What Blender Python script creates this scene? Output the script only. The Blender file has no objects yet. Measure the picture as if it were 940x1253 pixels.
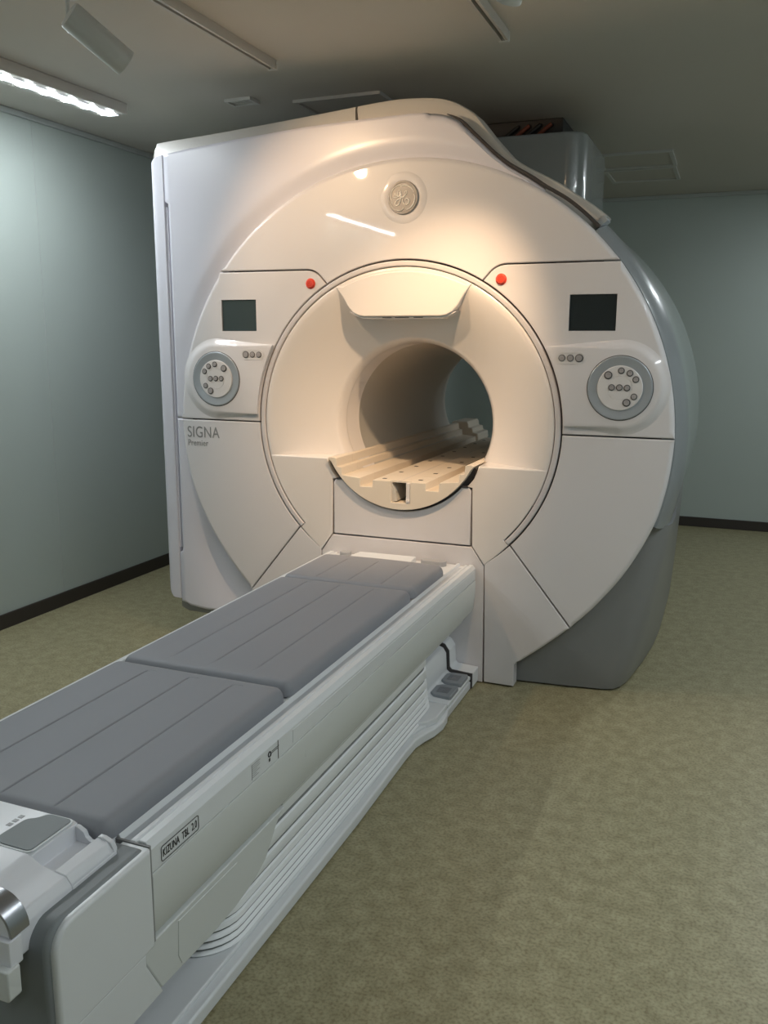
import bpy, bmesh, math, random
from math import sin, cos, pi, sqrt, atan2, radians
from mathutils import Vector, Matrix
random.seed(4)
scn = bpy.context.scene
COL = scn.collection

# ------------------------------------------------------------------ materials
def mat(name, col, rough=0.4, metal=0.0, coat=0.0, bump=0.0, bscale=300, var=0.0, vscale=3, spec=0.5, coat_rough=0.05):
    m = bpy.data.materials.new(name); m.use_nodes = True
    nt = m.node_tree; b = nt.nodes['Principled BSDF']
    b.inputs['Base Color'].default_value = (*col, 1)
    b.inputs['Roughness'].default_value = rough
    b.inputs['Metallic'].default_value = metal
    b.inputs['Coat Weight'].default_value = coat
    b.inputs['Coat Roughness'].default_value = coat_rough
    b.inputs['Specular IOR Level'].default_value = spec
    tc = nt.nodes.new('ShaderNodeTexCoord')
    n = nt.nodes.new('ShaderNodeTexNoise'); n.inputs['Scale'].default_value = vscale
    n.inputs['Detail'].default_value = 4
    nt.links.new(tc.outputs['Object'], n.inputs['Vector'])
    r = nt.nodes.new('ShaderNodeMapRange')
    r.inputs['To Min'].default_value = 1 - max(var, .01); r.inputs['To Max'].default_value = 1 + max(var, .01)
    nt.links.new(n.outputs['Fac'], r.inputs['Value'])
    v = nt.nodes.new('ShaderNodeVectorMath'); v.operation = 'SCALE'
    v.inputs[0].default_value = col
    nt.links.new(r.outputs['Result'], v.inputs['Scale'])
    nt.links.new(v.outputs['Vector'], b.inputs['Base Color'])
    if bump > 0:
        n2 = nt.nodes.new('ShaderNodeTexNoise'); n2.inputs['Scale'].default_value = bscale
        nt.links.new(tc.outputs['Object'], n2.inputs['Vector'])
        bp = nt.nodes.new('ShaderNodeBump'); bp.inputs['Strength'].default_value = bump; bp.inputs['Distance'].default_value = .002
        nt.links.new(n2.outputs['Fac'], bp.inputs['Height']); nt.links.new(bp.outputs['Normal'], b.inputs['Normal'])
    return m

def emit(name, col, strength):
    m = bpy.data.materials.new(name); m.use_nodes = True
    nt = m.node_tree; b = nt.nodes['Principled BSDF']
    b.inputs['Base Color'].default_value = (.8, .8, .8, 1)
    b.inputs['Emission Color'].default_value = (*col, 1)
    b.inputs['Emission Strength'].default_value = strength
    return m

M = dict(
    shell=mat('white_gloss_shell', (.69, .665, .68), .42, coat=.45, coat_rough=.03, var=.01),
    wing=mat('white_satin_shell', (.66, .65, .72), .33, coat=.25, coat_rough=.25, var=.01),
    funnel=mat('bore_surround_plastic', (.74, .70, .68), .30, coat=.35, coat_rough=.12),
    liner=mat('bore_liner_plastic', (.60, .58, .54), .45),
    cradle=mat('bridge_cream_plastic', (.74, .66, .56), .42),
    ring=mat('ring_trim_grey', (.62, .59, .60), .3, coat=.3),
    seam=mat('seam_dark', (.05, .045, .045), .8),
    band=mat('crown_band_grey', (.52, .50, .47), .4, coat=.2, coat_rough=.2),
    flank=mat('flank_grey', (.25, .27, .285), .32, coat=.35, coat_rough=.12),
    body=mat('magnet_body_grey', (.30, .34, .335), .30, coat=.4),
    basegrey=mat('base_grey_plastic', (.225, .23, .235), .42, coat=.2, coat_rough=.2),
    tower=mat('tower_grey_plastic', (.25, .27, .275), .25, coat=.5, coat_rough=.08),
    screen=mat('screen_glass', (.016, .02, .022), .12, coat=.6),
    screen2=mat('screen_glass_grey', (.045, .065, .07), .15, coat=.6),
    bezel=mat('dial_silver', (.44, .47, .51), .36, metal=.45),
    face=mat('dial_face_white', (.68, .66, .66), .4),
    button=mat('button_grey', (.33, .31, .31), .45),
    buttonrim=mat('button_rim_dark', (.07, .065, .065), .5),
    red=mat('emergency_red', (.78, .07, .035), .35, coat=.3),
    redink=mat('emergency_symbol', (.45, .03, .02), .5),
    ink=mat('lettering_grey', (.24, .24, .24), .5),
    black=mat('black_ink', (.012, .012, .012), .5),
    badge=mat('badge_silver', (.36, .33, .31), .4, metal=.1),
    badgeline=mat('badge_line', (.92, .88, .82), .25, metal=.0),
    table=mat('table_white_plastic', (.70, .72, .74), .36, coat=.2, coat_rough=.2, bump=.05, bscale=500),
    skirt=mat('table_white_shaded', (.62, .64, .63), .42, bump=.05, bscale=500),  # table white made greyer: the skirt's shading is put into the colour
    rail=mat('table_rail_grey', (.50, .53, .57), .4),
    pad=mat('pad_grey_vinyl', (.25, .258, .285), .55, bump=.12, bscale=900, var=.02),
    cap=mat('table_cap_grey', (.215, .235, .245), .5, bump=.08, bscale=600),
    darkcap=mat('table_end_dark', (.09, .095, .095), .6),
    pedal=mat('pedal_grey', (.26, .28, .30), .5),
    pedalmark=mat('pedal_mark', (.17, .18, .20), .5),
    bellows=mat('bellows_white', (.84, .86, .88), .5),
    fold=mat('bellows_fold_grey', (.20, .205, .21), .7),
    handle=mat('tray_white', (.72, .73, .77), .35, coat=.2, coat_rough=.2),
    chrome=mat('latch_silver', (.36, .37, .40), .28, metal=.9),
    flap=mat('flap_grey', (.36, .36, .37), .4),
    lamp=mat('lamp_white', (.60, .60, .58), .4),
    lampend=mat('lamp_dark', (.05, .05, .05), .5),
    ceil=mat('ceiling_paint', (.57, .545, .50), .85, bump=.15, bscale=200, var=.02),
    wall=mat('wall_paint', (.42, .475, .45), .6, bump=.06, bscale=150, var=.02),
    trim=mat('ceiling_trim', (.42, .45, .44), .6),
    base=mat('baseboard_brown', (.035, .028, .024), .5),
    duct=mat('cable_duct_black', (.012, .012, .012), .5),
    cable=mat('cable_orange', (.16, .04, .02), .5),
    led=emit('led_diffuser', (.80, .88, 1.0), 1.6),
    ledspot=emit('led_chip', (.90, .97, 1.0), 172),
    leddim=emit('led_diffuser_dimmed', (.86, .95, 1.0), 1.2),
    chipdim=emit('led_chip_dimmed', (.90, .97, 1.0), 70),
    bulb=emit('warm_lamp_glass', (1.0, .66, .36), 60),
)
# floor: speckled vinyl
def floor_mat():
    m = bpy.data.materials.new('floor_vinyl'); m.use_nodes = True
    nt = m.node_tree; b = nt.nodes['Principled BSDF']; b.inputs['Roughness'].default_value = .42
    tc = nt.nodes.new('ShaderNodeTexCoord')
    def noise(s, d):
        n = nt.nodes.new('ShaderNodeTexNoise'); n.inputs['Scale'].default_value = s; n.inputs['Detail'].default_value = d
        nt.links.new(tc.outputs['Object'], n.inputs['Vector']); return n
    a = noise(22, 6); c = noise(120, 5)
    r = nt.nodes.new('ShaderNodeValToRGB')
    r.color_ramp.elements[0].position = .35; r.color_ramp.elements[0].color = (.265, .242, .142, 1)
    r.color_ramp.elements[1].position = .66; r.color_ramp.elements[1].color = (.350, .322, .200, 1)
    nt.links.new(a.outputs['Fac'], r.inputs['Fac'])
    r2 = nt.nodes.new('ShaderNodeValToRGB')
    r2.color_ramp.elements[0].position = .34; r2.color_ramp.elements[0].color = (.70, .66, .60, 1)
    r2.color_ramp.elements[1].position = .56; r2.color_ramp.elements[1].color = (1.05, 1.05, 1.05, 1)
    nt.links.new(c.outputs['Fac'], r2.inputs['Fac'])
    mx = nt.nodes.new('ShaderNodeMix'); mx.data_type = 'RGBA'; mx.blend_type = 'MULTIPLY'; mx.inputs['Factor'].default_value = 1
    nt.links.new(r.outputs['Color'], mx.inputs['A']); nt.links.new(r2.outputs['Color'], mx.inputs['B'])
    nt.links.new(mx.outputs['Result'], b.inputs['Base Color'])
    return m
M['floor'] = floor_mat()

# ------------------------------------------------------------------ helpers
def thing(name, label, cat, loc=(0, 0, 0), group=None):
    o = bpy.data.objects.new(name, None); COL.objects.link(o); o.location = loc
    o['label'] = label; o['category'] = cat
    if group: o['group'] = group
    o.empty_display_size = .1
    return o

def link(name, me, m, parent=None, smooth=35, bevel=0, label=None):
    me.materials.append(m if not isinstance(m, str) else M[m])
    o = bpy.data.objects.new(name, me); COL.objects.link(o)
    if parent is not None:
        o.parent = parent
        if parent.type == 'EMPTY': o.location = -parent.location
    if bevel:
        bv = o.modifiers.new('bevel', 'BEVEL'); bv.width = bevel; bv.segments = 3; bv.limit_method = 'ANGLE'; bv.angle_limit = radians(30)
    if smooth:
        me.polygons.foreach_set('use_smooth', [True] * len(me.polygons))
        me.set_sharp_from_angle(angle=radians(smooth))
    if label: o['label'] = label
    return o

def mesh(vs, fs, name='mesh'):
    me = bpy.data.meshes.new(name); me.from_pydata([tuple(v) for v in vs], [], fs); me.validate(); me.update()
    bm = bmesh.new(); bm.from_mesh(me); bmesh.ops.recalc_face_normals(bm, faces=bm.faces); bm.to_mesh(me); bm.free()
    return me

def area(p):
    return .5 * sum(p[i][0] * p[(i + 1) % len(p)][1] - p[(i + 1) % len(p)][0] * p[i][1] for i in range(len(p)))

def offset(pts, ds):
    """inward offset of a CCW polygon, one distance per point"""
    n = len(pts); out = []
    for i in range(n):
        a, b, c = pts[i - 1], pts[i], pts[(i + 1) % n]
        e1 = (b[0] - a[0], b[1] - a[1]); e2 = (c[0] - b[0], c[1] - b[1])
        l1 = math.hypot(*e1) or 1; l2 = math.hypot(*e2) or 1
        n1 = (-e1[1] / l1, e1[0] / l1); n2 = (-e2[1] / l2, e2[0] / l2)
        s = (n1[0] + n2[0], n1[1] + n2[1]); l = math.hypot(*s) or 1
        s = (s[0] / l, s[1] / l); k = max(.35, s[0] * n1[0] + s[1] * n1[1])
        d = ds[i] if isinstance(ds, (list, tuple)) else ds
        out.append((b[0] + s[0] * d / k, b[1] + s[1] * d / k))
    return out

def to3(p, d, axis):
    if axis == 'y': return (p[0], d, p[1])
    if axis == 'x': return (d, p[0], p[1])
    return (p[0], p[1], d)

def panel_mesh(outline, front, back, rho=.004, gap=0.0, axis='y', seg=4):
    """plate with a rounded front rim; front/back are positions along axis"""
    pts = list(outline); rh = rho if isinstance(rho, (list, tuple)) else [rho] * len(pts)
    if area(pts) < 0: pts = pts[::-1]; rh = list(rh)[::-1]
    if gap: pts = offset(pts, gap)
    s = 1 if back > front else -1
    n = len(pts); vs = []; fs = []
    for k in range(seg + 1):
        a = k / seg * pi / 2
        ring = offset(pts, [r * (1 - sin(a)) for r in rh])
        for i, q in enumerate(ring): vs.append(to3(q, front + s * rh[i] * (1 - cos(a)), axis))
    for q in pts: vs.append(to3(q, back, axis))
    L = seg + 2
    for k in range(L - 1):
        for i in range(n):
            j = (i + 1) % n
            fs.append((k * n + i, k * n + j, (k + 1) * n + j, (k + 1) * n + i))
    fs.append(tuple(range(n))[::-1]); fs.append(tuple(range((L - 1) * n, L * n)))
    return mesh(vs, fs)

def panel(name, outline, front, back, m, parent, rho=.004, gap=0.0, axis='y', smooth=40, label=None, seg=4):
    o = link(name, panel_mesh(outline, front, back, rho, gap, axis, seg), m, parent, smooth, label=label)
    if name != 'control_panel':
        wn = o.modifiers.new('normals', 'WEIGHTED_NORMAL'); wn.keep_sharp = True
    return o

def prism(name, prof, a, b, m, parent, axis='y', bevel=0, smooth=35, label=None):
    n = len(prof)
    vs = [to3(p, a, axis) for p in prof] + [to3(p, b, axis) for p in prof]
    fs = [(i, (i + 1) % n, n + (i + 1) % n, n + i) for i in range(n)] + [tuple(range(n))[::-1], tuple(range(n, 2 * n))]
    return link(name, mesh(vs, fs), m, parent, smooth, bevel, label)

def boxm(x0, x1, y0, y1, z0, z1):
    vs = [(x, y, z) for z in (z0, z1) for y in (y0, y1) for x in (x0, x1)]
    fs = [(0, 1, 3, 2), (4, 5, 7, 6), (0, 1, 5, 4), (2, 3, 7, 6), (0, 2, 6, 4), (1, 3, 7, 5)]
    return vs, fs

def box(name, x0, x1, y0, y1, z0, z1, m, parent=None, bevel=0, label=None):
    return link(name, mesh(*boxm(x0, x1, y0, y1, z0, z1)), m, parent, 35 if bevel else 0, bevel, label)

def multi(parts):
    vs = []; fs = []
    for v, f in parts:
        o = len(vs); vs += v; fs += [tuple(i + o for i in q) for q in f]
    return mesh(vs, fs)

def arc(cx, cz, r, a0, a1, n):
    return [(cx + r * cos(radians(a0 + (a1 - a0) * i / n)), cz + r * sin(radians(a0 + (a1 - a0) * i / n))) for i in range(n + 1)]

def lathe_y(name, prof, cx, cz, m, parent, n=96, a0=0, a1=360, smooth=40, label=None):
    """prof: (radius, y); revolve round the y axis through (cx,cz)"""
    full = abs(a1 - a0) >= 360; k = n if full else n + 1
    vs = []
    for i in range(k):
        a = radians(a0 + (a1 - a0) * i / n)
        for r, y in prof: vs.append((cx + r * cos(a), y, cz + r * sin(a)))
    q = len(prof); fs = []
    for i in range(n):
        j = (i + 1) % k
        for t in range(q - 1): fs.append((i * q + t, j * q + t, j * q + t + 1, i * q + t + 1))
    return link(name, mesh(vs, fs), m, parent, smooth, label=label)

def catmull(pts, sub=6, closed=False):
    out = []; n = len(pts)
    for i in range(n if closed else n - 1):
        g = lambda j: Vector(pts[j % n] if closed else pts[max(0, min(n - 1, j))])
        p0, p1, p2, p3 = g(i - 1), g(i), g(i + 1), g(i + 2)
        for s in range(sub):
            t = s / sub
            out.append(tuple(.5 * ((2 * p1) + (p2 - p0) * t + (2 * p0 - 5 * p1 + 4 * p2 - p3) * t * t + (3 * p1 - p0 - 3 * p2 + p3) * t ** 3)))
    if not closed: out.append(tuple(pts[-1]))
    return out

def tube_parts(path, rad, n=8):
    path = [Vector(p) for p in path]; vs = []; fs = []; up = None
    for i, p in enumerate(path):
        t = (path[min(i + 1, len(path) - 1)] - path[max(i - 1, 0)]).normalized()
        if up is None:
            up = Vector((0, 0, 1)) if abs(t.z) < .9 else Vector((0, 1, 0))
        u = (up - t * up.dot(t)).normalized(); w = t.cross(u); up = u
        r = rad(i / (len(path) - 1)) if callable(rad) else rad
        for k in range(n): vs.append(tuple(p + u * r * cos(2 * pi * k / n) + w * r * sin(2 * pi * k / n)))
    for i in range(len(path) - 1):
        for k in range(n): fs.append((i * n + k, i * n + (k + 1) % n, (i + 1) * n + (k + 1) % n, (i + 1) * n + k))
    fs.append(tuple(range(n))[::-1]); fs.append(tuple(range((len(path) - 1) * n, len(path) * n)))
    return vs, fs

def text_mesh(s, size, mtx, extrude=.0004, xs=1.0, space=1.0):
    cu = bpy.data.curves.new('t', 'FONT'); cu.body = s; cu.size = size; cu.extrude = extrude; cu.space_character = space
    o = bpy.data.objects.new('t', cu); COL.objects.link(o)
    dg = bpy.context.evaluated_depsgraph_get()
    me = bpy.data.meshes.new_from_object(o.evaluated_get(dg)); me.materials.clear()
    me.transform(Matrix.Diagonal((xs, 1, 1, 1))); me.transform(mtx)
    bpy.data.objects.remove(o); return me

def carve(o, cutters):
    """boolean cut baked into the mesh"""
    for c in cutters:
        cme = mesh(*c); co = bpy.data.objects.new('c', cme); COL.objects.link(co); co.matrix_world = Matrix()
        md = o.modifiers.new('b', 'BOOLEAN'); md.object = co; md.operation = 'DIFFERENCE'; md.solver = 'EXACT'
        bpy.context.view_layer.update()
        dg = bpy.context.evaluated_depsgraph_get()
        me = bpy.data.meshes.new_from_object(o.evaluated_get(dg))
        o.modifiers.remove(md); o.data = me; bpy.data.objects.remove(co)
    o.data.polygons.foreach_set('use_smooth', [True] * len(o.data.polygons)); o.data.set_sharp_from_angle(angle=radians(30))
    wn = o.modifiers.new('normals', 'WEIGHTED_NORMAL'); wn.keep_sharp = True

# ------------------------------------------------------------------ room
def struct(o, **k):
    o['kind'] = 'structure'; return o
XL, XR, YB, YF, H = -2.03, 3.3, 3.73, -6.6, 2.5
struct(box('floor', XL - .1, XR + .1, YF - .1, YB + .1, -.1, 0, 'floor'))
struct(box('ceiling', XL - .1, XR + .1, YF - .1, YB + .1, H, H + .1, 'ceil'))
struct(box('wall_left', XL - .1, XL, YF - .1, YB + .1, 0, H, 'wall'))
struct(box('wall_right', XR, XR + .1, YF - .1, YB + .1, 0, H, 'wall'))
struct(box('wall_back', XL, XR, YB, YB + .1, 0, H, 'wall'))
struct(box('wall_front', XL, XR, YF - .1, YF, 0, H, 'wall'))
struct(box('baseboard_left', XL, XL + .012, YF, YB, 0, .075, 'base', bevel=.003))
struct(box('baseboard_back', XL + .012, XR, YB - .012, YB, 0, .075, 'base', bevel=.003))
struct(box('baseboard_right', XR - .012, XR, YF, YB - .012, 0, .075, 'base', bevel=.003))
struct(box('trim_1', XL, XL + .018, YF, YB, H - .028, H, 'trim', bevel=.004))
struct(box('trim_2', XL + .018, XR, YB - .018, YB, H - .028, H, 'trim', bevel=.004))
# joints of the wall boards
struct(link('trim_3', multi([boxm(.745, .748, YB - .0015, YB, .075, H - .028)]), 'seam' if False else 'trim', None, 0))
struct(link('trim_4', multi([boxm(XL, XL + .0015, .20, .203, .075, H - .028)]), 'trim', None, 0))

# ------------------------------------------------------------------ scanner
S = thing('mri_scanner', 'large white magnetic resonance scanner with round glossy front and lit tunnel', 'scanner', (0, .8, 0))
CZ = 1.075            # bore centre
DZ, DR = 1.045, 1.085 # front disc
def da(x, z): return math.degrees(atan2(z - DZ, x))
def ra(x, z): return math.degrees(atan2(z - CZ, x))
def disc_z(x, s=1): return DZ + s * sqrt(max(0, DR * DR - x * x))
RS = .6655            # outer radius of ring seam
GAP = .0028

# --- top cap: between the disc rim and the ring, above the two control panels
zU = 1.713; xU = sqrt(DR ** 2 - (zU - DZ) ** 2)
zL = 1.066; xL = sqrt(DR ** 2 - (zL - DZ) ** 2)
def smoothcorner(p, q, r, n=6, k=.045):
    """round the corner q between p and r"""
    p, q, r = Vector(p), Vector(q), Vector(r)
    a = q + (p - q).normalized() * k; b = q + (r - q).normalized() * k
    return [tuple((1 - t) ** 2 * a + 2 * t * (1 - t) * q + t * t * b) for t in [i / n for i in range(n + 1)]]
cor_r = smoothcorner((.6, zU), (.385, zU - .002), (.336, 1.650))
cor_l = [(-x, z) for x, z in cor_r]
tipA = ra(.333, 1.650)
top_arc = arc(0, DZ, DR, da(xU, zU), 180 - da(xU, zU), 60)
ring_arc = arc(0, CZ, RS, 180 - tipA, tipA, 40)
capo = top_arc + cor_l + ring_arc + cor_r[::-1]
rho = [.022] * len(top_arc) + [.004] * (len(capo) - len(top_arc))
rho[0] = rho[len(top_arc) - 1] = .006
panel('top_cover', capo, 0, .04, 'shell', S, rho, GAP)

DIAL = (.877, 1.251)
for s in (1, -1):
    fx = (lambda L: L) if s == 1 else (lambda L: [(-x, z) for x, z in L])
    # control panel
    o1 = arc(0, DZ, DR, da(xL, zL), da(xU, zU), 26)
    rin = arc(0, CZ, RS, tipA, math.degrees(math.asin((zL - CZ) / RS)), 30)
    pts = o1 + cor_r + rin
    rh = [.022] * len(o1) + [.004] * (len(pts) - len(o1)); rh[0] = rh[len(o1) - 1] = .006
    cp = panel('control_panel', fx(pts), 0, .04, 'shell', S, rh, GAP)
    if s == 1:
        sx0, sx1, sz0, sz1 = .674, .848, 1.460, 1.594
    else:
        sx0, sx1, sz0, sz1 = -.848, -.674, 1.460, 1.594
    # bulged dial mount: stadium running back to the ring
    mo = arc(DIAL[0], DIAL[1], .150, -90, 90, 28)
    mo = [(.70, DIAL[1] - .150)] + mo + [(.70, DIAL[1] + .150)]
    a1_ = math.degrees(math.asin((DIAL[1] + .15 - CZ) / .675)); a0_ = math.degrees(math.asin((DIAL[1] - .15 - CZ) / .675))
    mo = arc(DIAL[0], DIAL[1], .150, -90, 90, 32) + arc(0, CZ, .675, a1_, a0_, 16)
    mo = fx(mo)
    # screen recess
    rim = .006
    fr = (0,)
    cut = boxm(sx0, sx1, -.01, .012, sz0, sz1)
    carve(cp, [cut])
    panel('display_screen', [(sx0 + .001, sz0 + .001), (sx1 - .001, sz0 + .001), (sx1 - .001, sz1 - .001), (sx0 + .001, sz1 - .001)], .006, .013, 'screen' if s == 1 else 'screen2', cp, .001,
          label='black glass screen' if s == 1 else 'dark grey glass screen')
    # mount as a low hill: outer foot flush with the panel, top 14 mm proud
    n = len(mo); pm = mo if area(mo) > 0 else mo[::-1]
    prof = [(-.030, .0005), (-.022, -.0015), (-.012, -.006), (-.004, -.0105), (.004, -.0135), (.012, -.0145)]
    # distances are zero where the mount meets the ring
    def w(p): return 1.0 if math.hypot(p[0], p[1] - CZ) > .69 else 0.0
    vs = []; fs = []
    for d, y in prof:
        ring = offset(pm, [d * w(p) for p in pm])
        for p in ring: vs.append((p[0], y, p[1]))
    for k in range(len(prof) - 1):
        for i in range(n):
            j = (i + 1) % n; fs.append((k * n + i, k * n + j, (k + 1) * n + j, (k + 1) * n + i))
    fs.append(tuple(range((len(prof) - 1) * n, len(prof) * n))[::-1])
    mt = link('dial_mount', mesh(vs, fs), 'shell', cp, 40)
    # pocket cuts for the dial and the button strip
    cx, cz = s * DIAL[0], DIAL[1]
    cyl = []
    def cylm(cx, cz, r, y0, y1, n=64):
        vs = [(cx + r * cos(2 * pi * i / n), y, cz + r * sin(2 * pi * i / n)) for y in (y0, y1) for i in range(n)]
        return vs, [(i, (i + 1) % n, n + (i + 1) % n, n + i) for i in range(n)] + [tuple(range(n))[::-1], tuple(range(n, 2 * n))]
    Y0 = -.0145
    lathe_y('dial_bezel', [(.119, Y0 + .001), (.1185, Y0 - .003), (.116, Y0 - .0045), (.112, Y0 - .004), (.084, Y0 - .0005), (.083, Y0 + .001)], cx, cz, 'bezel', cp)
    lathe_y('dial_rim', [(.1215, Y0 + .0005), (.1215, Y0 - .001), (.119, Y0 - .001)], cx, cz, 'buttonrim', cp)
    lathe_y('dial_face', [(.083, Y0), (.083, Y0 - .004), (.081, Y0 - .006), (.0455, Y0 - .006), (.0450, Y0 - .0048), (.0440, Y0 - .0048), (.0435, Y0 - .006), (.0001, Y0 - .006)], cx, cz, 'face', cp)
    u = .000554
    B = [(387, 672, 27), (471, 641, 22), (528, 657, 22), (568, 698, 22), (562, 812, 22), (516, 853, 26), (413, 753, 22), (464, 753, 22), (514, 755, 22)]
    for bx_, by_, br in B:
        x = cx + s * (bx_ - 466) * u; z = cz - (by_ - 757) * u; r = br * u * .92
        y = Y0 - .006
        b = lathe_y('button', [(r * .80, y + .0005), (r * .80, y - .0035), (r * .70, y - .0045), (r * .40, y - .0040), (.0001, y - .0036)], x, z, 'button', cp, 24)
        lathe_y('button_rim', [(r * 1.10, y + .0005), (r * 1.10, y - .0015), (r * .80, y - .002), (r * .80, y - .0005)], x, z, 'buttonrim', cp, 24)
    # row of three buttons in a pill-shaped tray
    px0, px1, pz, ph = s * .6555, s * .7225, 1.3595, .0225
    if s < 0: px0, px1 = px1, px0
    pill = arc(px1, pz, ph, -90, 90, 12) + arc(px0, pz, ph, 90, 270, 12)
    inner = arc(px1, pz, ph * .80, -90, 90, 12) + arc(px0, pz, ph * .80, 90, 270, 12)
    yb = -.0150
    n = len(pill); vs = []; fs = []
    for ring, y in ((pill, yb + .002), (pill, yb - .0010), (inner, yb - .0010), (inner, yb - .0001)):
        vs += [(p[0], y, p[1]) for p in ring]
    for k in range(3):
        for i in range(n):
            j = (i + 1) % n; fs.append((k * n + i, k * n + j, (k + 1) * n + j, (k + 1) * n + i))
    fs.append(tuple(range(3 * n, 4 * n)))
    link('button_tray', mesh(vs, fs), 'face', cp, 40)
    for x, r in ((s * .657, .0125), (s * .689, .0125), (s * .722, .0145)):
        if s < 0: pass
        y = yb
        lathe_y('button', [(r * .82, y + .001), (r * .82, y - .0035), (r * .6, y - .004), (.0001, y - .0035)], x, pz, 'button', cp, 24)
        lathe_y('button_rim', [(r * 1.05, y + .001), (r * 1.05, y - .0015), (r * .82, y - .002)], x, pz, 'buttonrim', cp, 24)
    # emergency stop
    ex, ez = s * .409, 1.655
    eb = lathe_y('emergency_button', [(.0215, .001), (.0215, -.003), (.0195, -.004), (.018, -.003), (.0165, -.010), (.0145, -.012), (.0001, -.0125)], ex, ez, 'red', cp, 32)
    sym = []
    tri = [(ex + .0075 * cos(radians(a)), -.0128, ez + .0075 * sin(radians(a))) for a in (90, 210, 330, 90)]
    sym.append(tube_parts(tri, .0007, 6))
    cir = [(ex + .0105 * cos(radians(a)), -.0128, ez + .0105 * sin(radians(a))) for a in range(0, 361, 20)]
    sym.append(tube_parts(cir, .0006, 6))
    link('emergency_symbol', multi(sym), 'redink', cp, 0)
    # large lower side panel
    o2 = catmull([(.735, .288), (.808, .364), (.873, .446), (.926, .521), (.970, .598), (1.008, .676), (1.040, .757), (1.060, .837), (1.074, .917), (1.082, 1.0), (xL, zL)], 4)
    aN = ra(.473, .606)
    rin = arc(0, CZ, RS, math.degrees(math.asin((zL - CZ) / RS)), ra(.4755, .609), 30)
    pts = o2 + rin
    rh = [.018] * len(o2) + [.004] * len(rin); rh[0] = rh[len(o2) - 1] = .005
    lp = panel('side_panel', fx(pts), 0, .04, 'shell', S, rh, GAP)
    # foot panel below it
    o3 = [(.513, .004), (.513, .100), (.522, .112)]
    arc3 = []
    for i in range(1, 15):
        t = i / 14; x = .522 + (.735 - .522) * t
        arc3.append((x, .112 + (.288 - .112) * (t ** 1.12)))
    low = arc(0, CZ, RS, ra(.4755, .609), ra(.374, .516), 8)
    pts = [(.381, .004)] + o3 + arc3 + low
    rh = [.004] * len(pts)
    for i in range(5, 4 + len(arc3) - 1): rh[i] = .012
    panel('foot_panel', fx(pts), 0, .06, 'shell', S, rh, GAP)

# dark frame seen in the seams
lathe_y('seam_frame', [(.60, .022), (1.035, .022), (1.035, .05), (.60, .05)], 0, DZ, 'seam', S, 96)
box('seam_frame', -.50, .50, .03, .05, .02, .56, 'seam', S)

# --- ring trim
aN = ra(.473, .606)
ro, ri = .662, .640
strip = arc(0, CZ, ro, aN, 180 - aN, 120) + arc(0, CZ, ri, 180 - aN + .0, aN - .0, 120)
panel('ring_trim', strip, -.003, .04, 'ring', S, .006, 0)

# --- funnel (bore surround)
def fun_prof():
    P = [(.637, .03), (.637, .004), (.634, .0015), (.628, .0005), (.618, .0010)]
    for i in range(1, 25):
        r = .618 - (.618 - .368) * i / 24
        P.append((r, .001 + .144 * ((.618 - r) / .25) ** 1.25))
    for i in range(1, 9):
        a = i / 8 * radians(62)
        # round lip into the tunnel
        P.append((.368 - .030 * sin(a) / sin(radians(62)), .145 + .055 * (1 - cos(a)) / (1 - cos(radians(62))) + .012 * i / 8))
    return P
lathe_y('bore_surround', fun_prof(), 0, CZ, 'funnel', S, 130, -28, 208, smooth=50)
# lower flat part with a ledge
zE = .925
rI = .637
aLed = math.degrees(math.asin((zE - CZ) / rI))
cutc = [(-.337, zE), (-.330, .900), (-.318, .872), (-.298, .846), (-.285, .836)]
left = [(-.312, .832), (-.316, .592), (-.371, .512)]
low = [(-r * cos(radians(a)), CZ + r * sin(radians(a))) for r, a in [(.672 - .008 * i / 8, ra(.371, .512) + (aN - ra(.371, .512)) * i / 8) for i in range(1, 9)]]
fl = cutc + left + low + arc(0, CZ, rI, 180 - aN, 180 - aLed, 24)
for s in (1, -1):
    pts = [(x * -s, z) for x, z in fl] if s == 1 else fl
    rh = [.004] * len(pts); rh[0] = rh[-1] = .006
    panel('bore_surround_cheek', pts, -.001, .20, 'funnel', S, rh, .0015)
# hood over the tunnel mouth
hood = [(-.292, 1.640), (-.262, 1.600), (-.238, 1.560), (-.215, 1.535), (-.190, 1.522), (-.165, 1.518), (.165, 1.518), (.190, 1.522), (.215, 1.535), (.238, 1.560), (.262, 1.600), (.292, 1.640)]
hood += arc(0, CZ, .622, ra(.292, 1.640), 180 - ra(.292, 1.640), 24)[1:-1]
panel('light_hood', hood, -.006, .10, 'funnel', S, .006, 0)
lip = [(-.235, 1.538), (-.205, 1.522), (-.17, 1.510), (.17, 1.510), (.205, 1.522), (.235, 1.538), (.19, 1.530), (.165, 1.521), (-.165, 1.521), (-.19, 1.530)]
panel('hood_lip', lip, .004, .10, 'funnel', S, .002, 0)
link('hood_slot', multi([boxm(-.085, -.045, .003, .006, 1.5125, 1.5155), boxm(-.03, .03, .003, .006, 1.5125, 1.5155), boxm(.05, .09, .003, .006, 1.5125, 1.5155)]), 'buttonrim', S, 0)

# --- tunnel liner
lathe_y('tunnel_liner', [(.338, .205), (.338, .335), (.3365, .337), (.3365, .343), (.338, .345), (.338, 1.60), (.3365, 1.602), (.3365, 1.608), (.339, 1.61), (.342, 1.66), (.36, 1.70), (.40, 1.73)], 0, CZ, 'liner', S, 128)
lathe_y('tunnel_mouth_ring', [(.3385, .205), (.3375, .21), (.3375, .33), (.336, .336)], 0, CZ, 'funnel', S, 128)

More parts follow.
